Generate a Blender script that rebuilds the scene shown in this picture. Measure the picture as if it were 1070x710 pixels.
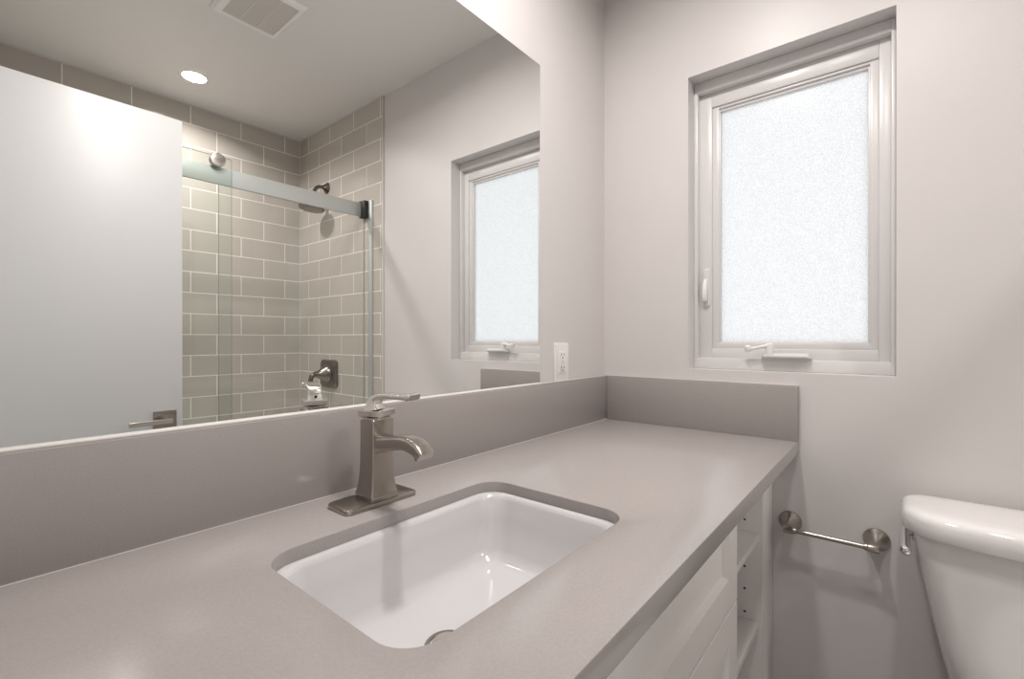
import bpy, bmesh, math, random
from mathutils import Vector, Matrix
random.seed(3)
PI = math.pi
for o in list(bpy.data.objects):
    bpy.data.objects.remove(o, do_unlink=True)
sc = bpy.context.scene
C = sc.collection

# ---------------------------------------------------------------- camera, world, exposure
cd = bpy.data.cameras.new('camera')
cam = bpy.data.objects.new('camera', cd)
C.objects.link(cam)
sc.camera = cam
cd.sensor_fit = 'HORIZONTAL'
cd.sensor_width = 36.0
cd.lens = 486.93 / 1070 * 36.0
cd.clip_start = 0.02
cam.location = (-1.5023, -0.8048, 1.1812)
YAW = math.radians(39.376)
fwd = Vector((math.cos(YAW), math.sin(YAW), math.tan(math.radians(-0.055))))
cam.rotation_euler = fwd.to_track_quat('-Z', 'Y').to_euler()

WORLD_STRENGTH = 1.22
LAMP_STRENGTH = 12.0
LAMP_WATTS = 6.5
LAMP_SPREAD = 164.0
sc.view_settings.view_transform = 'Standard'
sc.view_settings.look = 'None'
sc.view_settings.gamma = 1.0
sc.view_settings.use_curve_mapping = False
sc.view_settings.exposure = 0.16

wd = bpy.data.worlds.new('sky')
sc.world = wd
wd.use_nodes = True
bgn = wd.node_tree.nodes['Background']
bgn.inputs[0].default_value = (0.985, 0.985, 1.0, 1)
bgn.inputs[1].default_value = WORLD_STRENGTH


# ---------------------------------------------------------------- materials
def new_mat(name):
    m = bpy.data.materials.new(name)
    m.use_nodes = True
    nt = m.node_tree
    return m, nt, nt.nodes['Principled BSDF']


def pmat(name, col, rough=0.5, metal=0.0, coat=0.0, bump=0.0, bscale=200.0, bdist=0.001, spec=0.5, var=0.0, vscale=8.0, aniso=0.0):
    m, nt, b = new_mat(name)
    b.inputs['Base Color'].default_value = (*col, 1)
    b.inputs['Roughness'].default_value = rough
    b.inputs['Metallic'].default_value = metal
    b.inputs['Coat Weight'].default_value = coat
    b.inputs['Coat Roughness'].default_value = 0.08
    b.inputs['Specular IOR Level'].default_value = spec
    b.inputs['Anisotropic'].default_value = aniso
    tc = nt.nodes.new('ShaderNodeTexCoord')
    if bump > 0:
        n = nt.nodes.new('ShaderNodeTexNoise')
        n.inputs['Scale'].default_value = bscale
        n.inputs['Detail'].default_value = 3
        nt.links.new(tc.outputs['Object'], n.inputs['Vector'])
        bp = nt.nodes.new('ShaderNodeBump')
        bp.inputs['Strength'].default_value = bump
        bp.inputs['Distance'].default_value = bdist
        nt.links.new(n.outputs['Fac'], bp.inputs['Height'])
        nt.links.new(bp.outputs['Normal'], b.inputs['Normal'])
    if var > 0:
        n2 = nt.nodes.new('ShaderNodeTexNoise')
        n2.inputs['Scale'].default_value = vscale
        n2.inputs['Detail'].default_value = 6
        nt.links.new(tc.outputs['Object'], n2.inputs['Vector'])
        r = nt.nodes.new('ShaderNodeValToRGB')
        r.color_ramp.elements[0].position = 0.3
        r.color_ramp.elements[1].position = 0.7
        r.color_ramp.elements[0].color = (*[c * (1 - var) for c in col], 1)
        r.color_ramp.elements[1].color = (*[min(1, c * (1 + var)) for c in col], 1)
        nt.links.new(n2.outputs['Fac'], r.inputs['Fac'])
        nt.links.new(r.outputs['Color'], b.inputs['Base Color'])
    return m


M_wall = pmat('wall_paint', (0.65, 0.622, 0.61), 0.40, bump=0.22, bscale=170, bdist=0.001, var=0.015, vscale=3)
M_ceil = pmat('ceiling_paint', (0.80, 0.79, 0.775), 0.5, bump=0.15, bscale=120, bdist=0.001)
M_door = pmat('door_paint', (0.57, 0.568, 0.568), 0.4, bump=0.05, bscale=80)
M_vinyl = pmat('window_vinyl', (0.68, 0.665, 0.655), 0.3)
M_vinyl_grey = pmat('crank_cover_vinyl', (0.62, 0.61, 0.60), 0.3)
M_quartz = pmat('grey_quartz', (0.335, 0.307, 0.294), 0.18, spec=0.6, var=0.05, vscale=420)
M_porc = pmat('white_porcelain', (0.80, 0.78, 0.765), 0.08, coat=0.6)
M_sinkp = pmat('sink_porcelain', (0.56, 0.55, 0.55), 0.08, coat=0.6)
M_cab = pmat('cabinet_paint', (0.90, 0.865, 0.85), 0.35)
M_melamine = pmat('cabinet_interior', (0.84, 0.815, 0.785), 0.4)
M_hole = pmat('hole_dark', (0.012, 0.011, 0.01), 0.9)
M_nickel = pmat('brushed_nickel', (0.43, 0.395, 0.36), 0.24, metal=1.0, bump=0.06, bscale=300, bdist=0.0005)
M_nickel_b = pmat('bright_nickel', (0.74, 0.71, 0.67), 0.2, metal=1.0)
M_dnickel = pmat('dark_nickel', (0.22, 0.195, 0.17), 0.25, metal=1.0)
M_chrome = pmat('chrome', (0.82, 0.82, 0.83), 0.06, metal=1.0)
M_alu = pmat('satin_rail_metal', (0.56, 0.585, 0.57), 0.5, metal=0.5)
M_black = pmat('dark_cap', (0.02, 0.02, 0.02), 0.4)
M_plastic = pmat('white_plastic', (0.80, 0.78, 0.76), 0.3)
M_floor = pmat('floor_tile', (0.36, 0.34, 0.32), 0.35, var=0.08, vscale=5)
M_tub = pmat('tub_acrylic', (0.82, 0.81, 0.79), 0.15, coat=0.4)
M_vent = pmat('vent_plastic', (0.90, 0.885, 0.87), 0.4)
M_ventslat = pmat('vent_slat', (0.72, 0.69, 0.65), 0.5)
M_caulk = pmat('white_caulk', (0.62, 0.595, 0.57), 0.5)


def tile_mat(name, axis, off, zoff):
    m, nt, b = new_mat(name)
    g = nt.nodes.new('ShaderNodeNewGeometry')
    s = nt.nodes.new('ShaderNodeSeparateXYZ')
    nt.links.new(g.outputs['Position'], s.inputs[0])
    ax = nt.nodes.new('ShaderNodeMath'); ax.operation = 'ADD'; ax.inputs[1].default_value = off
    nt.links.new(s.outputs[axis], ax.inputs[0])
    az = nt.nodes.new('ShaderNodeMath'); az.operation = 'ADD'; az.inputs[1].default_value = zoff
    nt.links.new(s.outputs['Z'], az.inputs[0])
    c = nt.nodes.new('ShaderNodeCombineXYZ')
    nt.links.new(ax.outputs[0], c.inputs[0]); nt.links.new(az.outputs[0], c.inputs[1])
    br = nt.nodes.new('ShaderNodeTexBrick')
    br.offset = 0.5; br.offset_frequency = 2; br.squash = 1.0
    br.inputs['Scale'].default_value = 1.0
    br.inputs['Brick Width'].default_value = 0.26
    br.inputs['Row Height'].default_value = 0.1173
    br.inputs['Mortar Size'].default_value = 0.0028
    br.inputs['Mortar Smooth'].default_value = 0.2
    br.inputs['Bias'].default_value = 0.0
    br.inputs['Color1'].default_value = (0.495, 0.455, 0.41, 1)
    br.inputs['Color2'].default_value = (0.525, 0.485, 0.44, 1)
    br.inputs['Mortar'].default_value = (0.84, 0.82, 0.78, 1)
    nt.links.new(c.outputs[0], br.inputs['Vector'])
    nt.links.new(br.outputs['Color'], b.inputs['Base Color'])
    rr = nt.nodes.new('ShaderNodeMapRange')
    rr.inputs['To Min'].default_value = 0.16
    rr.inputs['To Max'].default_value = 0.75
    nt.links.new(br.outputs['Fac'], rr.inputs['Value'])
    nt.links.new(rr.outputs[0], b.inputs['Roughness'])
    bp = nt.nodes.new('ShaderNodeBump')
    bp.invert = True
    bp.inputs['Strength'].default_value = 0.5
    bp.inputs['Distance'].default_value = 0.002
    nt.links.new(br.outputs['Fac'], bp.inputs['Height'])
    nt.links.new(bp.outputs['Normal'], b.inputs['Normal'])
    return m


ZT = -(2.497 - 0.1173 * 21)
M_tile_back = tile_mat('grey_tile_back', 'X', -0.021 + 2.6, ZT)
M_tile_side = tile_mat('grey_tile_side', 'Y', -0.079 + 2.6, ZT)


def glass_mat(name, tint, refl=1.0):
    m = bpy.data.materials.new(name); m.use_nodes = True
    nt = m.node_tree; nt.nodes.clear()
    out = nt.nodes.new('ShaderNodeOutputMaterial')
    tr = nt.nodes.new('ShaderNodeBsdfTransparent'); tr.inputs[0].default_value = (*tint, 1)
    gl = nt.nodes.new('ShaderNodeBsdfGlossy'); gl.inputs['Roughness'].default_value = 0.01
    lw = nt.nodes.new('ShaderNodeLayerWeight'); lw.inputs[0].default_value = 0.5
    pw = nt.nodes.new('ShaderNodeMath'); pw.operation = 'POWER'; pw.inputs[1].default_value = 5.0
    nt.links.new(lw.outputs['Facing'], pw.inputs[0])
    fr = nt.nodes.new('ShaderNodeMapRange'); fr.inputs['To Min'].default_value = 0.035; fr.inputs['To Max'].default_value = 0.9
    nt.links.new(pw.outputs[0], fr.inputs['Value'])
    mx = nt.nodes.new('ShaderNodeMixShader')
    nt.links.new(fr.outputs[0], mx.inputs[0]); nt.links.new(tr.outputs[0], mx.inputs[1]); nt.links.new(gl.outputs[0], mx.inputs[2])
    nt.links.new(mx.outputs[0], out.inputs[0])
    return m


M_glass = glass_mat('clear_shower_glass', (0.985, 0.99, 0.985))
M_gedge = pmat('glass_edge', (0.44, 0.47, 0.44), 0.2)
M_glass2 = glass_mat('greenish_shower_glass', (0.955, 0.975, 0.962))


def frosted():
    m = bpy.data.materials.new('frosted_obscure_glass'); m.use_nodes = True
    nt = m.node_tree; nt.nodes.clear()
    out = nt.nodes.new('ShaderNodeOutputMaterial')
    tc = nt.nodes.new('ShaderNodeTexCoord')
    no = nt.nodes.new('ShaderNodeTexNoise'); no.inputs['Scale'].default_value = 360; no.inputs['Detail'].default_value = 1.5
    nt.links.new(tc.outputs['Object'], no.inputs['Vector'])
    bp = nt.nodes.new('ShaderNodeBump'); bp.inputs['Strength'].default_value = 1.0; bp.inputs['Distance'].default_value = 0.003
    nt.links.new(no.outputs['Fac'], bp.inputs['Height'])
    tl = nt.nodes.new('ShaderNodeBsdfTranslucent'); tl.inputs[0].default_value = (0.94, 0.95, 0.95, 1)
    nt.links.new(bp.outputs[0], tl.inputs['Normal'])
    rf = nt.nodes.new('ShaderNodeBsdfRefraction'); rf.inputs['Roughness'].default_value = 0.45; rf.inputs['IOR'].default_value = 1.12
    rf.inputs[0].default_value = (0.95, 0.97, 0.98, 1)
    nt.links.new(bp.outputs[0], rf.inputs['Normal'])
    mx = nt.nodes.new('ShaderNodeMixShader'); mx.inputs[0].default_value = 0.35
    rp = nt.nodes.new('ShaderNodeValToRGB'); rp.color_ramp.elements[0].position = 0.36; rp.color_ramp.elements[1].position = 0.56
    rp.color_ramp.elements[0].color = (0.80, 0.81, 0.815, 1); rp.color_ramp.elements[1].color = (0.97, 0.975, 0.975, 1)
    nt.links.new(no.outputs['Fac'], rp.inputs['Fac']); nt.links.new(rp.outputs['Color'], tl.inputs[0]); nt.links.new(rp.outputs['Color'], rf.inputs[0])
    nt.links.new(tl.outputs[0], mx.inputs[1]); nt.links.new(rf.outputs[0], mx.inputs[2])
    gl = nt.nodes.new('ShaderNodeBsdfGlossy'); gl.inputs['Roughness'].default_value = 0.2
    mx2 = nt.nodes.new('ShaderNodeMixShader'); mx2.inputs[0].default_value = 0.04
    nt.links.new(mx.outputs[0], mx2.inputs[1]); nt.links.new(gl.outputs[0], mx2.inputs[2])
    nt.links.new(mx2.outputs[0], out.inputs[0])
    return m


M_frost = frosted()


def mirror_mat():
    m, nt, b = new_mat('silvered_mirror')
    b.inputs['Base Color'].default_value = (0.93, 0.945, 0.935, 1)
    b.inputs['Metallic'].default_value = 1.0
    b.inputs['Roughness'].default_value = 0.0
    return m


M_mirror = mirror_mat()
M_medge = pmat('mirror_edge', (0.30, 0.33, 0.31), 0.3)


def lamp_mat():
    m = bpy.data.materials.new('lamp_lens'); m.use_nodes = True
    nt = m.node_tree; nt.nodes.clear()
    out = nt.nodes.new('ShaderNodeOutputMaterial')
    e = nt.nodes.new('ShaderNodeEmission'); e.inputs[0].default_value = (1.0, 0.93, 0.87, 1)
    e.inputs[1].default_value = LAMP_STRENGTH
    nt.links.new(e.outputs[0], out.inputs[0])
    return m


M_lamp = lamp_mat()

# ---------------------------------------------------------------- mesh helpers (all in world coordinates)
ORIGIN = {}


def finish(bm, name, mat, origin, smooth=32):
    bmesh.ops.recalc_face_normals(bm, faces=bm.faces[:])
    me = bpy.data.meshes.new(name)
    bmesh.ops.translate(bm, verts=bm.verts[:], vec=-Vector(origin))
    bm.to_mesh(me); bm.free()
    for p in me.polygons:
        p.use_smooth = True
    me.set_sharp_from_angle(angle=math.radians(smooth))
    mats = mat if isinstance(mat, (list, tuple)) else [mat]
    for m in mats:
        me.materials.append(m)
    return me


def obj(name, bm, mat, parent=None, smooth=32, label=None):
    if parent is None:
        xs = [v.co for v in bm.verts]
        org = Vector(((min(v.x for v in xs) + max(v.x for v in xs)) / 2, (min(v.y for v in xs) + max(v.y for v in xs)) / 2, min(v.z for v in xs)))
    else:
        org = ORIGIN[parent.name]
    o = bpy.data.objects.new(name, finish(bm, name, mat, org, smooth))
    C.objects.link(o)
    if parent is None:
        o.location = org
    else:
        o.parent = parent
    ORIGIN[o.name] = org
    if label:
        o['label'] = label
    return o


def thing(name, label, cat, loc, group=None):
    o = bpy.data.objects.new(name, None)
    C.objects.link(o)
    o.empty_display_size = 0.05
    o.location = loc
    ORIGIN[o.name] = Vector(loc)
    tag(o, label, cat, group)
    return o


def tag(o, label, cat, group=None):
    o['label'] = label; o['category'] = cat
    if group:
        o['group'] = group
    return o


def struct(name, bm, mat, label=None, cat=None, parent=None, smooth=32):
    o = obj(name, bm, mat, parent, smooth)
    o['kind'] = 'structure'
    if label:
        o['label'] = label; o['category'] = cat
    return o


def NB():
    return bmesh.new()


def box(bm, x0, x1, y0, y1, z0, z1, bev=0.0, seg=2, mi=0):
    t = bmesh.new()
    bmesh.ops.create_cube(t, size=1.0)
    for v in t.verts:
        v.co = Vector((x0 if v.co.x < 0 else x1, y0 if v.co.y < 0 else y1, z0 if v.co.z < 0 else z1))
    if bev > 0:
        bmesh.ops.bevel(t, geom=t.edges[:], offset=bev, segments=seg, affect='EDGES', profile=0.5)
    merge(bm, t, mi)


def merge(bm, t, mi=0, mat=None):
    vm = {}
    for v in t.verts:
        vm[v] = bm.verts.new(mat @ v.co if mat else v.co)
    for f in t.faces:
        try:
            nf = bm.faces.new([vm[v] for v in f.verts])
            nf.material_index = mi
        except ValueError:
            pass
    t.free()


def loft(bm, rings, cap0=True, cap1=True, mi=0):
    rv = [[bm.verts.new(Vector(p)) for p in r] for r in rings]
    n = len(rv[0])
    for a, b in zip(rv, rv[1:]):
        for i in range(n):
            j = (i + 1) % n
            f = bm.faces.new((a[i], a[j], b[j], b[i])); f.material_index = mi
    if cap0:
        f = bm.faces.new(list(reversed(rv[0]))); f.material_index = mi
    if cap1:
        f = bm.faces.new(rv[-1]); f.material_index = mi
    return rv


def frame_of(d):
    d = Vector(d).normalized()
    a = Vector((0, 0, 1)) if abs(d.z) < 0.9 else Vector((1, 0, 0))
    u = d.cross(a).normalized(); v = u.cross(d).normalized()
    return d, u, v


def lathe(bm, base, axis, prof, n=32, cap0=True, cap1=True, mi=0):
    d, u, v = frame_of(axis)
    base = Vector(base)
    rings = []
    for h, r in prof:
        rings.append([base + d * h + (u * math.cos(2 * PI * i / n) + v * math.sin(2 * PI * i / n)) * max(r, 1e-5) for i in range(n)])
    loft(bm, rings, cap0, cap1, mi)


def tube(bm, pts, rad, n=16, mi=0):
    pts = [Vector(p) for p in pts]
    rads = rad if isinstance(rad, (list, tuple)) else [rad] * len(pts)
    rings = []
    u = None
    for i, p in enumerate(pts):
        d = (pts[min(i + 1, len(pts) - 1)] - pts[max(i - 1, 0)]).normalized()
        if u is None:
            _, u, _ = frame_of(d)
        u = (u - d * u.dot(d)).normalized()
        v = d.cross(u)
        rings.append([p + (u * math.cos(2 * PI * k / n) + v * math.sin(2 * PI * k / n)) * rads[i] for k in range(n)])
    loft(bm, rings, mi=mi)


def bez(p0, p1, p2, p3, n=12):
    p0, p1, p2, p3 = map(Vector, (p0, p1, p2, p3))
    return [(1 - t) ** 3 * p0 + 3 * (1 - t) ** 2 * t * p1 + 3 * (1 - t) * t * t * p2 + t ** 3 * p3 for t in [i / n for i in range(n + 1)]]


def rrect(cx, cy, hx, hy, r, seg=6):
    """counter-clockwise rounded rectangle in 2-D"""
    r = min(r, hx * 0.999, hy * 0.999)
    out = []
    for qx, qy, a0 in ((1, 1, 0), (-1, 1, PI / 2), (-1, -1, PI), (1, -1, 1.5 * PI)):
        for k in range(seg + 1):
            a = a0 + PI / 2 * k / seg
            out.append((cx + qx * (hx - r) + r * math.cos(a), cy + qy * (hy - r) + r * math.sin(a)))
    return out


def ring_xy(z, *a, **k):
    return [(x, y, z) for x, y in rrect(*a, **k)]


def plate(bm, loop2d, to3d, t0, t1, bev=0.0):
    """prism of a 2-D loop; to3d(u, v, w); edges of the far cap softened by bev"""
    n = len(loop2d)
    cx = sum(p[0] for p in loop2d) / n; cy = sum(p[1] for p in loop2d) / n
    sx = max(abs(p[0] - cx) for p in loop2d); sy = max(abs(p[1] - cy) for p in loop2d)

    def scaled(b):
        return [(cx + (p[0] - cx) * (1 - b / sx), cy + (p[1] - cy) * (1 - b / sy)) for p in loop2d]
    rings = [[to3d(*p, t0) for p in loop2d]]
    if bev:
        s = 1 if t1 > t0 else -1
        rings.append([to3d(*p, t1 - s * bev) for p in loop2d])
        rings.append([to3d(*p, t1 - s * bev * 0.3) for p in scaled(bev * 0.3)])
        rings.append([to3d(*p, t1) for p in scaled(bev)])
    else:
        rings.append([to3d(*p, t1) for p in loop2d])
    loft(bm, rings)


# ---------------------------------------------------------------- room shell
H = 2.488
YB = -2.2529       # tiled wall opposite the mirror
XL = -1.70         # entrance wall behind the camera
WT = 0.13
WY0, WY1, WZ0, WZ1 = -0.808, -0.297, 1.0865, 2.013   # window opening

b = NB(); box(b, XL - 1.25, WT, YB - WT, WT, -0.1, 0.0)
struct('floor', b, M_floor)
b = NB(); box(b, XL - 1.25, WT, YB - WT, WT, H, H + 0.1)
struct('ceiling', b, M_ceil)
b = NB(); box(b, XL - WT, 0, 0, WT, 0, H)
struct('wall_left', b, M_wall)
b = NB(); box(b, XL - WT, 0, YB - WT, YB, 0, H)
struct('wall_right', b, M_wall)

# window wall with the opening: faces built around the hole
b = NB()
ys = [YB - WT, WY0, WY1, WT]; zs = [0, WZ0, WZ1, H]
for i in range(3):
    for j in range(3):
        if i == 1 and j == 1:
            continue
        for x in (0.0, WT):
            b.faces.new([b.verts.new((x, yy, zz)) for yy, zz in ((ys[i], zs[j]), (ys[i + 1], zs[j]), (ys[i + 1], zs[j + 1]), (ys[i], zs[j + 1]))])
for (ya, za, yb, zb) in ((WY0, WZ0, WY1, WZ0), (WY1, WZ0, WY1, WZ1), (WY1, WZ1, WY0, WZ1), (WY0, WZ1, WY0, WZ0),
                         (ys[0], 0, ys[3], 0), (ys[3], 0, ys[3], H), (ys[3], H, ys[0], H), (ys[0], H, ys[0], 0)):
    b.faces.new([b.verts.new(p) for p in ((0, ya, za), (0, yb, zb), (WT, yb, zb), (WT, ya, za))])
bmesh.ops.remove_doubles(b, verts=b.verts[:], dist=1e-5)
struct('wall_front', b, M_wall)

# entrance wall with the doorway
DY0, DY1, DZ = -1.372, -0.60, 2.055
b = NB()
box(b, XL - WT, XL, YB, DY0, 0, H)
box(b, XL - WT, XL, DY1, 0, 0, H)
box(b, XL - WT, XL, DY0, DY1, DZ, H)
struct('wall_back', b, M_wall)

b = NB(); box(b, XL - 1.25, XL - 1.15, YB, 0, 0, H)  # unseen hall wall, added to dim and bounce daylight through the doorway
struct('wall_hall_bounce', b, M_wall)

# alcove end wall (left end of the tub)
b = NB(); box(b, XL, -1.535, YB, -1.43, 0, H)
struct('wall_alcove', b, M_wall)

# tile skins of the tub alcove
b = NB(); box(b, -1.535, -0.009, YB, YB + 0.009, 0.0, H)
struct('wall_tile_right', b, M_tile_back)
b = NB(); box(b, -0.009, 0.0, YB, -1.336, 0.0, H)
struct('wall_tile_front', b, M_tile_side)
b = NB(); box(b, -0.0095, 0.0, -1.336, -1.329, 0.0, H, 0.001)
struct('trim_1', b, M_caulk)
b = NB()
box(b, -1.53, -0.009, YB + 0.009, YB + 0.0135, H - 0.006, H)
box(b, -0.0135, -0.009, YB + 0.009, -1.33, H - 0.006, H)
box(b, -0.0125, -0.009, YB + 0.009, YB + 0.0125, 0.55, H - 0.006)
struct('trim_2', b, M_caulk)

# ---------------------------------------------------------------- window
def frame_box(bm, x0, x1, ya, yb, za, zb, l, r, t, bt, bev=0.002):
    """rectangular frame in a plane of constant x; l is the +y side"""
    box(bm, x0, x1, yb - l, yb, za, zb, bev)
    box(bm, x0, x1, ya, ya + r, za, zb, bev)
    box(bm, x0, x1, ya + r - 0.001, yb - l + 0.001, zb - t, zb, bev)
    box(bm, x0, x1, ya + r - 0.001, yb - l + 0.001, za, za + bt, bev)


b = NB()
frame_box(b, 0.055, 0.125, WY0, WY1, WZ0, WZ1, 0.012, 0.010, 0.034, 0.034)
win = struct('window_1', b, M_vinyl)
b = NB()
SY0, SY1, SZ0, SZ1 = WY0 + 0.009, WY1 - 0.011, WZ0 + 0.033, WZ1 - 0.033
frame_box(b, 0.078, 0.118, SY0, SY1, SZ0, SZ1, 0.039, 0.027, 0.048, 0.032, 0.003)
sash = obj('sash', b, M_vinyl, win)
b = NB()
BY0, BY1, BZ0, BZ1 = SY0 + 0.0268, SY1 - 0.0388, SZ0 + 0.0318, SZ1 - 0.0478
frame_box(b, 0.084, 0.11, BY0, BY1, BZ0, BZ1, 0.020, 0.019, 0.008, 0.019, 0.0015)
frame_box(b, 0.090, 0.112, BY0 + 0.002, BY1 - 0.002, BZ0, BZ1, 0.021, 0.021, 0.017, 0.021, 0.0015)
obj('glazing_bead', b, M_vinyl, sash)
b = NB()
box(b, 0.099, 0.104, BY0 + 0.012, BY1 - 0.012, BZ0 + 0.012, BZ1 - 0.008)
obj('glass_pane', b, M_frost, sash)
# crank operator on the sill
b = NB()
rings = []
for x, w, z0, z1 in ((0.0565, 0.064, 1.1205, 1.140), (0.050, 0.064, 1.1255, 1.1395), (0.033, 0.060, 1.1275, 1.135), (0.029, 0.057, 1.129, 1.1325)):
    rings.append([(x, -0.561 - w, z0), (x, -0.561 + w, z0), (x, -0.561 + w * 0.9, z1), (x, -0.561 - w * 0.9, z1)])
loft(b, rings)
crank = obj('crank_housing', b, M_vinyl_grey, win)
b = NB()
lathe(b, (0.040, -0.520, 1.132), (0, 0, 1), [(0, 0.010), (0.012, 0.010), (0.024, 0.011), (0.034, 0.010), (0.037, 0.006)], 20)
rings = []
for i, p in enumerate(bez((0.040, -0.520, 1.160), (0.036, -0.505, 1.162), (0.034, -0.490, 1.154), (0.034, -0.470, 1.152), 10)):
    rings.append([(p.x + dx, p.y, p.z + dz) for dx, dz in rrect(0, 0, 0.009, 0.005, 0.004, 3)])
loft(b, rings)
obj('crank_arm', b, M_plastic, crank)
b = NB()
lathe(b, (0.034, -0.464, 1.143), (-0.3, 0, 1), [(0, 0.006), (0.003, 0.009), (0.012, 0.0095), (0.018, 0.008), (0.020, 0.004)], 20)
obj('crank_knob', b, M_plastic, crank)
# sash lock on the left jamb
b = NB()
plate(b, rrect(-0.331, 1.348, 0.0115, 0.062, 0.010, 5), lambda u, v, w: (w, u, v), 0.0785, 0.071, 0.003)
lock = obj('lock_plate', b, M_vinyl, win)
b = NB()
rings = []
for z, x0, x1, w in ((1.375, 0.072, 0.064, 0.005), (1.36, 0.072, 0.055, 0.0055), (1.33, 0.066, 0.050, 0.006), (1.312, 0.064, 0.052, 0.0065), (1.304, 0.063, 0.056, 0.005)):
    rings.append([(x0, -0.331 - w, z), (x0, -0.331 + w, z), (x1, -0.331 + w, z), (x1, -0.331 - w, z)])
loft(b, rings)
obj('lock_lever', b, M_plastic, lock)

# ---------------------------------------------------------------- countertop with splashes
CZ = 0.90
CT = 0.868      # underside of the front apron
CS = 0.880      # underside of the slab
CXL, CXR, CYF, CYB = XL + 0.001, -0.001, -0.60, -0.001
HX, HY, HHX, HHY, HR = -1.026, -0.3265, 0.221, 0.149, 0.045


def ray_rr(a, hx, hy, r):
    c, s = math.cos(a), math.sin(a)
    lo, hi = 0.0, 2.0
    for _ in range(50):
        m = (lo + hi) / 2
        x, y = abs(m * c), abs(m * s)
        qx, qy = x - (hx - r), y - (hy - r)
        inside = (x <= hx and y <= hy) and not (qx > 0 and qy > 0 and qx * qx + qy * qy > r * r)
        if inside:
            lo = m
        else:
            hi = m
    return lo * c, lo * s


def ray_box(a):
    c, s = math.cos(a), math.sin(a)
    ts = []
    if c > 1e-9: ts.append((CXR - HX) / c)
    if c < -1e-9: ts.append((CXL - HX) / c)
    if s > 1e-9: ts.append((CYB - HY) / s)
    if s < -1e-9: ts.append((CYF - HY) / s)
    t = min(ts)
    return HX + t * c, HY + t * s


angs = set()
for (x, y) in rrect(0, 0, HHX, HHY, HR, 10):
    angs.add(round(math.atan2(y, x), 6))
for x in (CXL, CXR):
    for y in (CYF, CYB):
        angs.add(round(math.atan2(y - HY, x - HX), 6))
angs = sorted(angs)
b = NB()
inn = [ray_rr(a, HHX, HHY, HR) for a in angs]
out = [ray_box(a) for a in angs]
e = 0.0022


def inset(px, py, k):
    return (max(CXL + (k if px < -1 else 0), min(CXR, px)), max(CYF + k, min(CYB, py)))


def grow(p, k):
    l = math.hypot(*p)
    return (HX + p[0] * (1 + k / l), HY + p[1] * (1 + k / l))


loft(b, [
    [(*grow(p, 0), CS) for p in inn],
    [(*grow(p, 0), CZ - e) for p in inn],
    [(*grow(p, e * 0.3), CZ - e * 0.3) for p in inn],
    [(*grow(p, e), CZ) for p in inn],
    [(*inset(*p, e), CZ) for p in out],
    [(*inset(*p, e * 0.3), CZ - e * 0.3) for p in out],
    [(*p, CZ - e) for p in out],
    [(*p, CT if p[1] < CYF + 1e-4 else CS) for p in out],
    [(*inset(*p, 0.022), CT if p[1] < CYF + 1e-4 else CS) for p in out],
    [(*inset(*p, 0.0222), CS) for p in out],
    [(*grow(p, 0), CS) for p in inn],
], False, False)
bmesh.ops.remove_doubles(b, verts=b.verts[:], dist=1e-6)
counter = obj('countertop', b, M_quartz)
tag(counter, 'long grey quartz vanity countertop with a rectangular sink cutout', 'countertop')
ST = 0.022
ZS = 1.0502
b = NB(); box(b, CXL, -0.001, -ST, -0.001, CZ, ZS, 0.0012)
obj('backsplash', b, M_quartz, counter, label='long grey quartz backsplash running under the mirror')
b = NB(); box(b, -ST, -0.001, -0.60, -ST - 0.0003, CZ, ZS, 0.0012)
obj('side_splash', b, M_quartz, counter, label='short grey quartz side splash under the window')
b = NB()
box(b, CXL, -ST, -ST - 0.0010, -ST, CZ, CZ + 0.0010)
obj('caulk_lit_edge', b, M_caulk, counter, label='thin white caulk line at the foot of the backsplash')
b = NB(); box(b, CXL, -0.012, -0.017, -0.0062, ZS + 0.0001, ZS + 0.0035, 0.001)  # caulk strip widened; its white also stands in for light on the splash top
obj('caulk_lit_edge', b, M_caulk, counter, label='white caulk line widened to imitate the lit top edge of the backsplash under the mirror')
b = NB(); box(b, -0.009, -0.001, -0.600, -0.0062, ZS + 0.0001, ZS + 0.004, 0.001)
obj('caulk_lit_edge', b, M_caulk, counter, label='white caulk line along the top of the side splash')

# ---------------------------------------------------------------- undermount sink
b = NB()
sx, sy = HX, HY
rings = [
    ring_xy(CS - 0.022, sx, sy, HHX + 0.030, HHY + 0.030, 0.06, seg=8),
    ring_xy(CS - 0.0005, sx, sy, HHX + 0.030, HHY + 0.030, 0.06, seg=8),
    ring_xy(CS - 0.0005, sx, sy, HHX - 0.004, HHY - 0.004, HR, seg=8),
    ring_xy(CS - 0.003, sx, sy, HHX - 0.008, HHY - 0.008, HR, seg=8),
    ring_xy(CS - 0.010, sx, sy, HHX - 0.011, HHY - 0.011, HR, seg=8),
    ring_xy(0.835, sx, sy, HHX - 0.020, HHY - 0.018, HR, seg=8),
    ring_xy(0.785, sx, sy, HHX - 0.032, HHY - 0.026, 0.042, seg=8),
    ring_xy(0.772, sx, sy, HHX - 0.042, HHY - 0.034, 0.040, seg=8),
    ring_xy(0.765, sx, sy, HHX - 0.056, HHY - 0.046, 0.036, seg=8),
]
DX, DYc = -1.062, -0.327
last = rrect(sx, sy, HHX - 0.056, HHY - 0.046, 0.036, 8)
for t, z in ((0.4, 0.762), (0.75, 0.7595), (0.9, 0.758)):
    rings.append([(x + (DX - x) * t, y + (DYc - y) * t, z) for x, y in last])
loft(b, rings, False, True)
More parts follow.
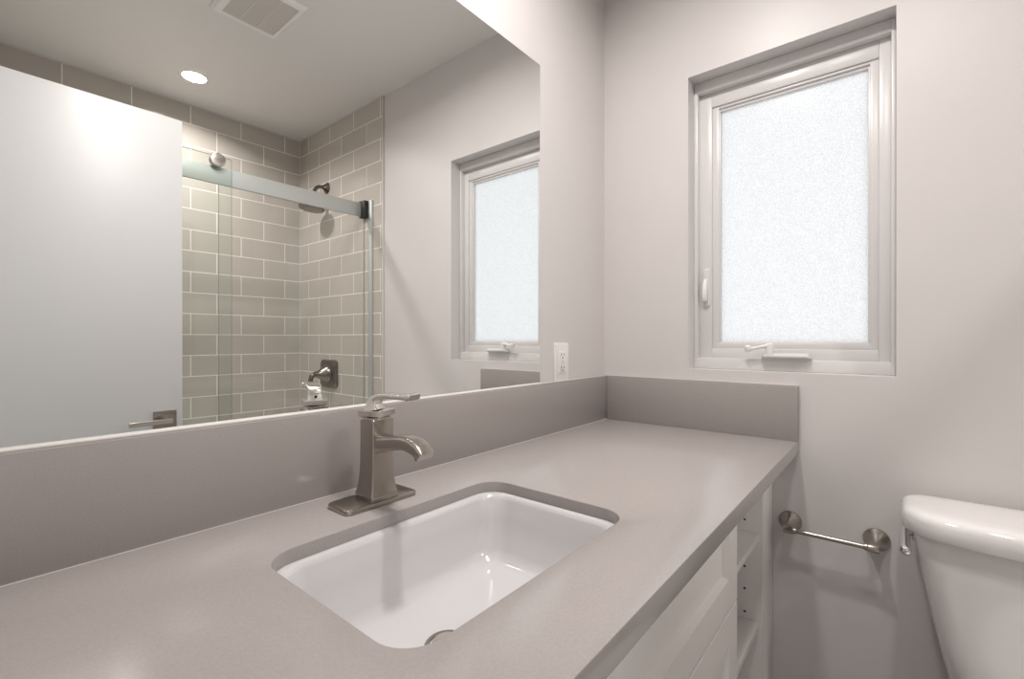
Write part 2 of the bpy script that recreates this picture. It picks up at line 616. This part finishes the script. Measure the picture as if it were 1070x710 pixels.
# outside shell of the bowl
loft(b, [ring_xy(CS - 0.022, sx, sy, HHX + 0.030, HHY + 0.030, 0.06, seg=8),
         ring_xy(CS - 0.030, sx, sy, HHX + 0.008, HHY + 0.008, 0.055, seg=8),
         ring_xy(0.775, sx, sy, HHX - 0.020, HHY - 0.015, 0.05, seg=8),
         ring_xy(0.742, sx, sy, HHX - 0.06, HHY - 0.05, 0.04, seg=8)], False, True)
bmesh.ops.remove_doubles(b, verts=b.verts[:], dist=1e-6)
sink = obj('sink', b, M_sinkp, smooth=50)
tag(sink, 'white rectangular undermount sink set in the grey countertop', 'sink')
b = NB()
lathe(b, (DX, DYc, 0.7565), (0, 0, 1), [(0, 0.031), (0.003, 0.031), (0.0048, 0.029), (0.0048, 0.0245), (0.002, 0.0235), (0.002, 0.0)], 40, True, False)
drain = obj('drain', b, M_nickel, sink)
b = NB()
lathe(b, (DX, DYc, 0.7585), (0, 0, 1), [(0, 0.0205), (0.004, 0.0205), (0.0058, 0.0195), (0.0068, 0.012), (0.007, 0.0)], 40, True, False)
obj('stopper', b, M_nickel_b, drain)

# ---------------------------------------------------------------- faucet
FX, FY = -1.028, -0.113
fau = thing('faucet', 'brushed nickel single-handle faucet behind the sink', 'faucet', (FX, FY, CZ))
b = NB()


def wing_plate(k, z):
    hx, hy, r = 0.0735 - k, 0.033 - k, 0.007
    pts = rrect(FX - 0.002, FY + 0.006, hx, hy, r, 4)
    o = []
    for x, y in pts:
        d = (y - (FY + 0.006)) / hy
        s = 1 if x > FX - 0.002 else -1
        o.append((x - s * 0.006 * (abs(d) ** 2), y, z))
    return o


loft(b, [wing_plate(0, CZ + 0.0003), wing_plate(0, CZ + 0.006), wing_plate(0.0008, CZ + 0.0078), wing_plate(0.003, CZ + 0.009)])
obj('base_plate', b, M_nickel, fau)
b = NB()
rings = []
for z, hw in ((0.909, 0.0262), (0.913, 0.0270), (0.917, 0.0268), (0.922, 0.0255), (0.930, 0.0238), (0.941, 0.0224), (0.955, 0.0214), (0.970, 0.0209), (1.0, 0.0206), (1.0435, 0.0206), (1.0448, 0.0195)):
    rings.append(ring_xy(z, FX, FY, hw, hw * 0.94, 0.0022, seg=3))
loft(b, rings)
body = obj('body', b, M_nickel, fau)
# spout: rounded bar leaving the front face, arching over and down
b = NB()
rings = []
prof = [(-0.128, 1.0030, 0.0170, 0.0190), (-0.135, 1.0040, 0.0142, 0.0165), (-0.144, 1.0055, 0.0128, 0.0148), (-0.160, 1.0080, 0.0120, 0.0138), (-0.178, 1.0115, 0.0116, 0.0138), (-0.194, 1.0138, 0.0114, 0.0144),
        (-0.208, 1.0135, 0.0112, 0.0150), (-0.220, 1.0112, 0.0108, 0.0154), (-0.231, 1.0068, 0.0098, 0.0156), (-0.2395, 1.0015, 0.0086, 0.0155), (-0.243, 0.9985, 0.0072, 0.0150)]
for i, (y, z, hh, hw) in enumerate(prof):
    a = prof[max(0, i - 1)]; c = prof[min(len(prof) - 1, i + 1)]
    d = Vector((0, c[0] - a[0], c[1] - a[1])).normalized()
    n = Vector((0, d.z, -d.y))
    if n.z < 0:
        n = -n
    rings.append([Vector((FX, y, z)) + Vector((1, 0, 0)) * u + n * v for u, v in rrect(0, 0, hw, hh, min(hh, hw) * 0.55, 4)])
loft(b, rings)
sp = obj('spout', b, M_nickel, fau, smooth=45)
b = NB()
lathe(b, (FX, -0.229, 0.9985), (0, -0.35, -1), [(0, 0.010), (0.006, 0.010), (0.007, 0.008), (0.005, 0.0075), (0.005, 0)], 24, True, False)
obj('aerator', b, M_dnickel, sp)
# handle: bevelled cap, stem and lever
ROT = Matrix.Translation((FX, FY, 0)) @ Matrix.Rotation(math.radians(21), 4, 'Z') @ Matrix.Translation((-FX, -FY, 0))
b = NB()
loft(b, [ring_xy(1.0445, FX, FY, 0.0175, 0.0175, 0.002, seg=3), ring_xy(1.0465, FX, FY, 0.0175, 0.0175, 0.002, seg=3)])
loft(b, [ring_xy(1.0465, FX, FY, 0.0175, 0.0175, 0.001, seg=3), ring_xy(1.0475, FX, FY, 0.0182, 0.0182, 0.001, seg=3),
         ring_xy(1.0505, FX, FY, 0.0222, 0.0222, 0.001, seg=3), ring_xy(1.0590, FX, FY, 0.0224, 0.0224, 0.001, seg=3), ring_xy(1.0596, FX, FY, 0.0218, 0.0218, 0.001, seg=3)])
bmesh.ops.transform(b, matrix=ROT, verts=b.verts[:])
hd = obj('handle_cap', b, M_nickel_b, fau)
b = NB()
rings = []
path = bez((FX, FY + 0.004, 1.0595), (FX, FY + 0.006, 1.072), (FX, FY + 0.003, 1.0835), (FX, FY - 0.020, 1.0845), 12) + \
    [Vector((FX, FY - 0.034, 1.0840)), Vector((FX, FY - 0.050, 1.0836)), Vector((FX, FY - 0.064, 1.0834)), Vector((FX, FY - 0.0665, 1.0834)), Vector((FX, FY - 0.0725, 1.0834)), Vector((FX, FY - 0.0745, 1.0834))]
N = len(path)
for i, p in enumerate(path):
    d = (path[min(i + 1, N - 1)] - path[max(0, i - 1)]).normalized()
    n = Vector((1, 0, 0)).cross(d)
    hh = 0.0125 + (0.0042 - 0.0125) * min(1, i / 10) ** 0.8
    hw = 0.0150 - 0.0025 * math.sin(PI * min(1, i / 12)) + (0.003 * max(0, (i - 12)) / (N - 13))
    if i >= N - 3:
        hh = (0.0056, 0.0056, 0.0040)[i - N + 3]
    rings.append([p + Vector((1, 0, 0)) * u + n * v for u, v in rrect(0, 0, hw, hh, 0.0022, 3)])
loft(b, rings)
bmesh.ops.transform(b, matrix=ROT, verts=b.verts[:])
lv = obj('lever', b, M_nickel_b, hd, smooth=45)
b = NB()
lathe(b, (FX + 0.001, FY + 0.0172, 1.0665), (0, 1, 0.15), [(0, 0.0026), (0.0016, 0.0026)], 14)
bmesh.ops.transform(b, matrix=ROT, verts=b.verts[:])
obj('set_screw', b, M_hole, fau)

# ---------------------------------------------------------------- mirror
b = NB()
box(b, CXL, -0.400, -0.006, -0.0005, ZS + 0.001, 1.9804)
for f in b.faces:
    f.material_index = 0 if abs(f.calc_center_median().y + 0.006) < 1e-4 else 1
mir = obj('mirror', b, [M_mirror, M_medge])
tag(mir, 'large frameless wall mirror resting on the backsplash', 'mirror')

# ---------------------------------------------------------------- outlet
ox, oz = -0.2835, 1.110
ot = thing('electrical_outlet', 'white electrical outlet between the mirror and the corner', 'outlet', (ox, -0.0005, oz - 0.0585))
b = NB(); plate(b, rrect(ox, oz, 0.0385, 0.0585, 0.003, 3), lambda u, v, w: (u, w, v), -0.0005, -0.0065, 0.003)
obj('cover_plate', b, M_plastic, ot)
b = NB(); plate(b, rrect(ox, oz, 0.0168, 0.0335, 0.002, 3), lambda u, v, w: (u, w, v), -0.0060, -0.0085, 0.0008)
rec = obj('receptacle', b, M_plastic, ot)
for zc in (oz + 0.0195, oz - 0.0195):
    b = NB(); box(b, ox - 0.0078, ox - 0.0058, -0.0089, -0.0080, zc - 0.0005, zc + 0.0075)
    obj('slot', b, M_hole, rec)
    b = NB(); box(b, ox + 0.0056, ox + 0.0076, -0.0089, -0.0080, zc + 0.0005, zc + 0.007)
    obj('slot', b, M_hole, rec)
    b = NB(); lathe(b, (ox, -0.0080, zc - 0.0065), (0, -1, 0), [(0, 0.0026), (0.0009, 0.0026)], 12)
    obj('ground_hole', b, M_hole, rec)
for z0 in (oz + 0.0006, oz - 0.0050):
    b = NB(); box(b, ox - 0.006, ox + 0.006, -0.0092, -0.0082, z0, z0 + 0.004, 0.0003)
    obj('test_button', b, M_vinyl_grey, rec)
for zc in (oz + 0.048, oz - 0.048):
    b = NB(); lathe(b, (ox, -0.0062, zc), (0, -1, 0), [(0, 0.003), (0.001, 0.0028), (0.0014, 0.001)], 14)
    obj('screw', b, M_plastic, ot)

# ---------------------------------------------------------------- vanity cabinet
van = thing('vanity_cabinet', 'white vanity cabinet with recessed-panel drawers and open shelves under the countertop', 'cabinet', (-0.85, -0.28, 0.0))
CFY = -0.535        # front of the boxes
NX0, NX1 = -0.470, -0.125   # open shelf niche
b = NB()
VL = XL + 0.002
box(b, VL, VL + 0.018, CFY, -0.002, 0.10, CT - 0.001)
box(b, NX0 - 0.018, NX0, CFY, -0.002, 0.10, CT - 0.001)
box(b, VL + 0.018, NX0 - 0.018, CFY, -0.002, 0.10, 0.118)
box(b, VL + 0.018, NX0 - 0.018, CFY, CFY + 0.02, 0.62, 0.645)
box(b, VL + 0.018, NX0 - 0.018, -0.012, -0.002, 0.118, CT - 0.15)
obj('cabinet_box', b, M_melamine, van)
b = NB()
box(b, NX0, NX1, -0.012, -0.002, 0.10, CT - 0.001)
box(b, NX0, NX1, CFY + 0.002, -0.012, 0.10, 0.118)
obj('shelf_back', b, M_melamine, van)
b = NB()
box(b, NX1, NX1 + 0.018, CFY, -0.002, 0.10, CT - 0.001, 0.0008)
obj('side_panel', b, M_cab, van)
b = NB(); box(b, NX1 + 0.0185, -0.002, CFY - 0.001, CFY + 0.018, 0.10, CT - 0.001, 0.0008)
obj('filler_panel', b, M_cab, van)
b = NB(); box(b, VL, -0.002, CFY + 0.07, CFY + 0.088, 0.001, 0.0995)
obj('toe_kick', b, M_cab, van)
for zc in (0.662, 0.425):
    b = NB(); box(b, NX0 + 0.0005, NX1 - 0.0015, CFY + 0.008, -0.0125, zc - 0.019, zc, 0.001)
    obj('shelf', b, M_melamine, van)
for yy in (-0.491, -0.08):
    for zz in (0.800, 0.692, 0.634, 0.565, 0.505, 0.4425, 0.38, 0.32):
        b = NB(); lathe(b, (NX1 - 0.0004, yy, zz), (1, 0, 0), [(0, 0.0030), (0.004, 0.0030)], 12)
        obj('peg_hole', b, M_hole, van)


def shaker(x0, x1, z0, z1, rail=0.062):
    y1, y0 = CFY - 0.001, CFY - 0.021
    t = NB()
    outer = [(x0, z0), (x1, z0), (x1, z1), (x0, z1)]
    mid = [(x0 + rail, z0 + rail), (x1 - rail, z0 + rail), (x1 - rail, z1 - rail), (x0 + rail, z1 - rail)]
    k = 0.006
    inn = [(x0 + rail + k, z0 + rail + k), (x1 - rail - k, z0 + rail + k), (x1 - rail - k, z1 - rail - k), (x0 + rail + k, z1 - rail - k)]
    e = 0.0015
    oi = [(x0 + e, z0 + e), (x1 - e, z0 + e), (x1 - e, z1 - e), (x0 + e, z1 - e)]
    loft(t, [[(x, y1, z) for x, z in outer], [(x, y0 + e, z) for x, z in outer], [(x, y0, z) for x, z in oi], [(x, y0, z) for x, z in mid], [(x, y0 + 0.012, z) for x, z in inn]])
    return t


for (x0, x1, z0, z1) in ((-1.575, NX0 - 0.001, 0.6495, CT - 0.006), (-1.575, NX0 - 0.001, 0.3835, 0.645), (-1.575, NX0 - 0.001, 0.115, 0.379)):
    obj('drawer_front', shaker(x0, x1, z0, z1), M_cab, van, smooth=20)

# ---------------------------------------------------------------- towel bar
tb = thing('towel_bar', 'short brushed nickel towel bar on the wall between countertop and toilet', 'towel bar', (-0.03, -0.675, 0.64))
TZ = 0.668
for yy in (-0.580, -0.770):
    b = NB()
    lathe(b, (-0.0005, yy, TZ + 0.004), (-1, 0, -0.06), [(0, 0.0285), (0.004, 0.0285), (0.0055, 0.0275), (0.014, 0.0215), (0.026, 0.0145), (0.038, 0.0105), (0.052, 0.0088), (0.062, 0.0092), (0.066, 0.0075)], 40)
    obj('post', b, M_nickel, tb, smooth=40)
b = NB()
prof = [(0, 0.0095), (0.002, 0.0105), (0.022, 0.0105), (0.024, 0.0088), (0.030, 0.0082), (0.031, 0.0062)]
L = 0.205
lathe(b, (-0.060, -0.5725, TZ), (0, -1, 0), prof + [(L - h, r) for h, r in reversed(prof)], 28)
obj('bar', b, M_nickel, tb)

# ---------------------------------------------------------------- toilet
TY = -1.053
toi = thing('toilet', 'white two-piece toilet against the window wall', 'toilet', (-0.36, TY, 0.0))


def tank_ring(z, xb, xf, hw, bow, rb, rf, seg=7):
    pts = []
    quad = (((xb, hw), rb, 0), ((xf, hw), rf, 1), ((xf, -hw), rf, 2), ((xb, -hw), rb, 3))
    cs = [(xb - rb, hw - rb, 0), (xf + rf, hw - rf, PI / 2), (xf + rf, -(hw - rf), PI), (xb - rb, -(hw - rb), 1.5 * PI)]
    rr = (rb, rf, rf, rb)
    for (cx, cy, a0), r in zip(cs, rr):
        for k in range(seg + 1):
            a = a0 + PI / 2 * k / seg
            pts.append((cx + r * math.cos(a), cy + r * math.sin(a)))
        # subdivide the long front run between the two front corners
        if a0 == PI / 2:
            y0, y1 = hw - rf, -(hw - rf)
            for k in range(1, 14):
                pts.append((xf, y0 + (y1 - y0) * k / 14))
    o = []
    for x, y in pts:
        w = (x - xb) / (xf - xb)
        o.append((x - bow * max(0, w) ** 1.5 * (1 - (y / hw) ** 2), TY + y, z))
    return o


b = NB()
rings = []
for z, hw, xf in ((0.395, 0.120, -0.150), (0.400, 0.140, -0.160), (0.43, 0.154, -0.167), (0.55, 0.179, -0.176), (0.66, 0.200, -0.184), (0.74, 0.214, -0.190), (0.7645, 0.218, -0.192)):
    rings.append(tank_ring(z, -0.022, xf, hw, 0.030, 0.022, 0.045))
loft(b, rings)
tank = obj('tank', b, M_porc, toi, smooth=50)
b = NB()
rings = []
for z, k in ((0.7650, 0.006), (0.7665, 0.002), (0.769, 0.0), (0.797, 0.0), (0.804, 0.0022), (0.809, 0.006), (0.8125, 0.013), (0.8142, 0.024), (0.8148, 0.05)):
    rings.append(tank_ring(z, -0.018 - k, -0.204 + k, 0.2355 - k, 0.034, 0.045 - k * 0.5, 0.066 - k * 0.5))
loft(b, rings)
obj('tank_lid', b, M_porc, toi, smooth=50)
# side flush lever
b = NB()
lathe(b, (-0.112, TY + 0.2095, 0.741), (0, 1, 0), [(0, 0.0165), (0.005, 0.0165), (0.0075, 0.014), (0.009, 0.008), (0.020, 0.007)], 24)
fl = obj('lever_boss', b, M_chrome, tank)
b = NB()
tube(b, [(-0.096, TY + 0.2285, 0.744), (-0.100, TY + 0.2285, 0.7435), (-0.120, TY + 0.2285, 0.741), (-0.150, TY + 0.2290, 0.736), (-0.172, TY + 0.2295, 0.7315), (-0.190, TY + 0.2295, 0.728), (-0.198, TY + 0.2295, 0.7265), (-0.201, TY + 0.2295, 0.726)],
     [0.004, 0.008, 0.0095, 0.0085, 0.0088, 0.0105, 0.0095, 0.005], 18)
obj('flush_lever', b, M_chrome, fl, smooth=50)


def oval(z, xc, lx, wy, n=40, sq=0.0):
    o = []
    for i in range(n):
        a = 2 * PI * i / n
        c, s = math.cos(a), math.sin(a)
        w = wy * (1 - 0.10 * (-c if c < 0 else 0))
        o.append((xc + lx * c, TY + w * s, z))
    return o


b = NB()
loft(b, [oval(0.0, -0.37, 0.25, 0.115), oval(0.03, -0.37, 0.245, 0.11), oval(0.12, -0.37, 0.23, 0.10), oval(0.22, -0.40, 0.25, 0.125), oval(0.32, -0.43, 0.28, 0.168), oval(0.375, -0.44, 0.285, 0.182), oval(0.39, -0.44, 0.283, 0.180),
         oval(0.39, -0.455, 0.225, 0.130), oval(0.36, -0.455, 0.215, 0.122), oval(0.28, -0.44, 0.16, 0.095), oval(0.20, -0.41, 0.09, 0.06)])
box(b, -0.20, -0.022, TY - 0.115, TY + 0.115, 0.25, 0.394, 0.02)
obj('bowl', b, M_porc, toi, smooth=50)
b = NB()
loft(b, [oval(0.392, -0.45, 0.235, 0.182), oval(0.412, -0.45, 0.235, 0.182), oval(0.416, -0.45, 0.225, 0.172), oval(0.432, -0.45, 0.228, 0.176), oval(0.438, -0.45, 0.21, 0.16)])
obj('seat_cover', b, M_plastic, toi, smooth=50)

# ---------------------------------------------------------------- ceiling vent
vt = thing('exhaust_vent', 'white square exhaust vent on the ceiling', 'vent', (-0.718, -1.138, H - 0.012))
b = NB()
vx0, vx1, vy0, vy1 = -0.843, -0.591, -1.285, -0.992
ix0, ix1, iy0, iy1 = -0.808, -0.612, -1.256, -1.020
zc = H - 0.0005
o4 = [(vx0, vy0), (vx1, vy0), (vx1, vy1), (vx0, vy1)]
m4 = [(vx0 + .012, vy0 + .010), (vx1 - .010, vy0 + .010), (vx1 - .010, vy1 - .012), (vx0 + .012, vy1 - .012)]
i4 = [(ix0, iy0), (ix1, iy0), (ix1, iy1), (ix0, iy1)]
loft(b, [[(x, y, zc) for x, y in o4], [(x, y, zc - 0.004) for x, y in o4], [(x, y, zc - 0.013) for x, y in m4], [(x, y, zc - 0.013) for x, y in i4], [(x, y, zc - 0.001) for x, y in i4]])
obj('frame', b, M_vent, vt)
b = NB()
for k in range(26):
    yy = iy0 + (iy1 - iy0) * (k + 0.5) / 26
    box(b, ix0, ix1, yy - 0.0030, yy + 0.0030, zc - 0.010, zc - 0.002)
obj('grille', b, M_ventslat, vt)
for xx in (ix0 + 0.065, ix0 + 0.131):
    b = NB(); box(b, xx - 0.002, xx + 0.002, iy0, iy1, zc - 0.0112, zc - 0.0025)
    obj('grille_rib', b, M_ventslat, vt)

# ---------------------------------------------------------------- recessed lights
def recessed_light(x, y, label, k=1.0, spread=LAMP_SPREAD):
    t = thing('recessed_light', label, 'ceiling light', (x, y, H - 0.006), 'recessed ceiling lights')
    b = NB()
    lathe(b, (x, y, H - 0.0003), (0, 0, -1), [(0, 0.066), (0.002, 0.066), (0.0045, 0.060), (0.0045, 0.052), (0.001, 0.050)], 48, False, False)
    obj('trim_ring', b, M_plastic, t)
    b = NB()
    lathe(b, (x, y, H - 0.0012), (0, 0, -1), [(0, 0.0515), (0.0015, 0.0515)], 48)
    obj('lens', b, M_lamp, t)
    ld = bpy.data.lights.new('downlight', 'AREA')
    ld.shape = 'DISK'; ld.size = 0.098
    ld.energy = LAMP_WATTS * k; ld.color = (1.0, 0.95, 0.922)
    ld.spread = math.radians(spread)
    lo = bpy.data.objects.new('downlight', ld)
    C.objects.link(lo); lo.parent = t
    lo.location = (0, 0, 0.0025)
    return t


recessed_light(-0.7115, -1.902, 'round recessed ceiling light over the tub, seen in the mirror', 1.25, 150.0)
recessed_light(-0.79, -0.44, 'round recessed ceiling light above the sink side of the countertop', 1.45)
recessed_light(-0.98, -0.885, 'round recessed ceiling light in the middle of the room', 0.95)

# ---------------------------------------------------------------- door
DFY = -1.3766
b = NB(); box(b, XL + 0.035, -0.9066, DFY - 0.035, DFY, 0.012, 2.04, 0.0012)
door = struct('door_1', b, M_door, 'white flush door standing open in front of the tub, seen in the mirror', 'door')
b = NB(); plate(b, rrect(-0.9645, 0.871, 0.0365, 0.0345, 0.001, 2), lambda u, v, w: (u, w, v), DFY, DFY + 0.009, 0.0012)
hnd = obj('door_handle', b, M_nickel, door)
b = NB()
tube(b, [(-0.9645, DFY + 0.009, 0.871), (-0.9645, DFY + 0.045, 0.871)], 0.0095, 20)
rings = []
for p in [(-0.952, DFY + 0.050, 0.871), (-0.970, DFY + 0.052, 0.871), (-1.03, DFY + 0.054, 0.871), (-1.084, DFY + 0.055, 0.871)]:
    rings.append([(p[0], p[1] + u, p[2] + v) for u, v in rrect(0, 0, 0.0055, 0.0085, 0.002, 3)])
loft(b, rings)
obj('lever', b, M_nickel_b, hnd)
for zz in (0.25, 1.02, 1.80):
    b = NB(); tube(b, [(XL + 0.026, DFY + 0.004, zz - 0.045), (XL + 0.026, DFY + 0.004, zz + 0.045)], 0.006, 14)
    box(b, XL + 0.026, XL + 0.045, DFY - 0.0005, DFY + 0.0015, zz - 0.045, zz + 0.045)
    obj('hinge', b, M_nickel, door)

# ---------------------------------------------------------------- bathtub
b = NB()
tx0, tx1, ty0, ty1, tz = -1.533, -0.010, YB + 0.010, -1.446, 0.52
tcx, tcy, thx, thy = (tx0 + tx1) / 2, (ty0 + ty1) / 2, (tx1 - tx0) / 2, (ty1 - ty0) / 2
loft(b, [ring_xy(0.001, tcx, tcy, thx, thy, 0.006, seg=6), ring_xy(tz - 0.012, tcx, tcy, thx, thy, 0.006, seg=6), ring_xy(tz - 0.003, tcx, tcy, thx - 0.003, thy - 0.003, 0.006, seg=6), ring_xy(tz, tcx, tcy, thx - 0.012, thy - 0.012, 0.006, seg=6),
         ring_xy(tz, tcx, tcy, thx - 0.075, thy - 0.075, 0.14, seg=6), ring_xy(tz - 0.012, tcx, tcy, thx - 0.09, thy - 0.088, 0.14, seg=6), ring_xy(0.22, tcx, tcy, thx - 0.13, thy - 0.12, 0.14, seg=6), ring_xy(0.15, tcx, tcy, thx - 0.19, thy - 0.17, 0.12, seg=6), ring_xy(0.14, tcx, tcy, thx - 0.3, thy - 0.25, 0.08, seg=6)])
tub = obj('bathtub', b, M_tub, smooth=50)
tag(tub, 'white alcove bathtub behind the sliding glass door', 'bathtub')

# ---------------------------------------------------------------- shower enclosure
RY = -1.4856
enc = thing('shower_enclosure', 'frameless tub enclosure with fixed glass panel and flat satin metal top rail', 'shower enclosure', (-0.77, RY, tz))
b = NB(); box(b, -1.532, -0.030, RY - 0.012, RY, 1.858, 1.933, 0.0015)
obj('rail', b, M_alu, enc, label='flat satin metal rail across the tub alcove')
b = NB(); box(b, -0.042, -0.0095, RY - 0.020, RY + 0.032, 1.852, 1.945, 0.003)
obj('rail_bracket', b, M_black, enc, label='dark rail end bracket on the tile')
b = NB(); box(b, -0.020, -0.0095, -1.448, -1.418, tz + 0.001, 1.944, 0.0015)
obj('wall_channel', b, M_alu, enc, label='pale vertical wall channel on the tile')
b = NB(); box(b, -0.735, -0.012, RY - 0.026, RY - 0.018, tz + 0.012, 1.905)
for f in b.faces:
    f.normal_update()
    f.material_index = 0 if abs(f.normal.y) > 0.5 else 1
obj('fixed_panel', b, [M_glass, M_gedge], enc)
b = NB(); box(b, -1.52, -0.012, RY - 0.03, RY + 0.02, tz + 0.0005, tz + 0.011, 0.001)
obj('bottom_guide', b, M_alu, enc)
sld = thing('sliding_glass_door', 'sliding glass shower panel hung by a round roller on the satin rail', 'shower door', (-1.1, RY + 0.012, tz + 0.013))
b = NB(); box(b, -1.50, -0.694, RY + 0.004, RY + 0.012, tz + 0.013, 1.975)
for f in b.faces:
    f.normal_update()
    f.material_index = 0 if abs(f.normal.y) > 0.5 else 1
obj('glass_panel', b, [M_glass2, M_gedge], sld)
for xx in (-0.752, -1.44):
    b = NB()
    lathe(b, (xx, RY + 0.013, 1.956), (0, 1, 0), [(0, 0.030), (0.010, 0.030), (0.013, 0.028), (0.014, 0.024), (0.014, 0)], 36, True, False)
    rl = obj('roller_cap', b, M_nickel_b, sld)
    b = NB()
    lathe(b, (xx, RY - 0.014, 1.958), (0, 1, 0), [(0, 0.018), (0.002, 0.024), (0.013, 0.024), (0.0175, 0.018)], 30)
    obj('roller_wheel', b, M_black, rl)

# ---------------------------------------------------------------- shower head, valve, spout (on the tiled end wall)
SW = -0.0092
sh = thing('showerhead', 'dark nickel shower head on an arm from the tiled wall', 'shower head', (-0.08, -1.902, 1.95))
b = NB(); lathe(b, (SW, -1.902, 2.108), (-1, 0, 0), [(0, 0.034), (0.003, 0.034), (0.010, 0.026), (0.020, 0.016), (0.030, 0.012)], 32)
obj('flange', b, M_dnickel, sh, smooth=45)
b = NB()
tube(b, bez((-0.012, -1.902, 2.108), (-0.07, -1.902, 2.112), (-0.085, -1.902, 2.10), (-0.100, -1.902, 2.045), 14), 0.0105, 18)
lathe(b, (-0.098, -1.902, 2.052), (-0.10, 0, -1), [(0, 0.012), (0.004, 0.016), (0.014, 0.018), (0.022, 0.013), (0.030, 0.012)], 24)
obj('shower_arm', b, M_dnickel, sh, smooth=45)
b = NB()
lathe(b, (-0.1005, -1.902, 2.025), (-0.12, 0, -1), [(0, 0.012), (0.012, 0.020), (0.024, 0.036), (0.036, 0.055), (0.046, 0.068), (0.054, 0.073), (0.062, 0.073), (0.068, 0.069), (0.069, 0)], 40, True, False)
obj('spray_head', b, M_dnickel, sh, smooth=45)

vl = thing('shower_valve', 'dark nickel tub and shower valve with lever on the tiled wall', 'faucet valve', (-0.05, -1.872, 0.89))
b = NB()
vy, vz = -1.872, 0.970


def vplate(k, x, r):
    o = []
    for u, v in rrect(0, 0, 0.094 - k, 0.082 - k, r, 6):
        q = 0.010 * (1 - (v / 0.082) ** 2) if abs(u) > 0.07 else 0
        q2 = 0.010 * (1 - (u / 0.094) ** 2) if abs(v) > 0.06 else 0
        o.append((x, vy + u + (q if u > 0 else -q) * 0.6, vz + v + (q2 if v > 0 else -q2) * 0.6))
    return o


loft(b, [vplate(0, SW, 0.022), vplate(0, SW - 0.006, 0.022), vplate(0.004, SW - 0.010, 0.022), vplate(0.022, SW - 0.018, 0.02), vplate(0.040, SW - 0.022, 0.02)])
obj('valve_plate', b, M_dnickel, vl, smooth=30)
b = NB()
lathe(b, (SW - 0.020, vy, vz), (-1, 0, 0), [(0, 0.056), (0.008, 0.055), (0.022, 0.044), (0.042, 0.029), (0.062, 0.019), (0.085, 0.0145)], 36)
obj('hub', b, M_dnickel, vl, smooth=45)
b = NB()
tube(b, bez((-0.100, vy, vz), (-0.124, vy, vz), (-0.130, vy, vz - 0.012), (-0.130, vy - 0.004, vz - 0.068), 12), [0.0145] * 6 + [0.0135] * 4 + [0.0125, 0.012, 0.011], 18)
obj('lever', b, M_dnickel, vl, smooth=45)
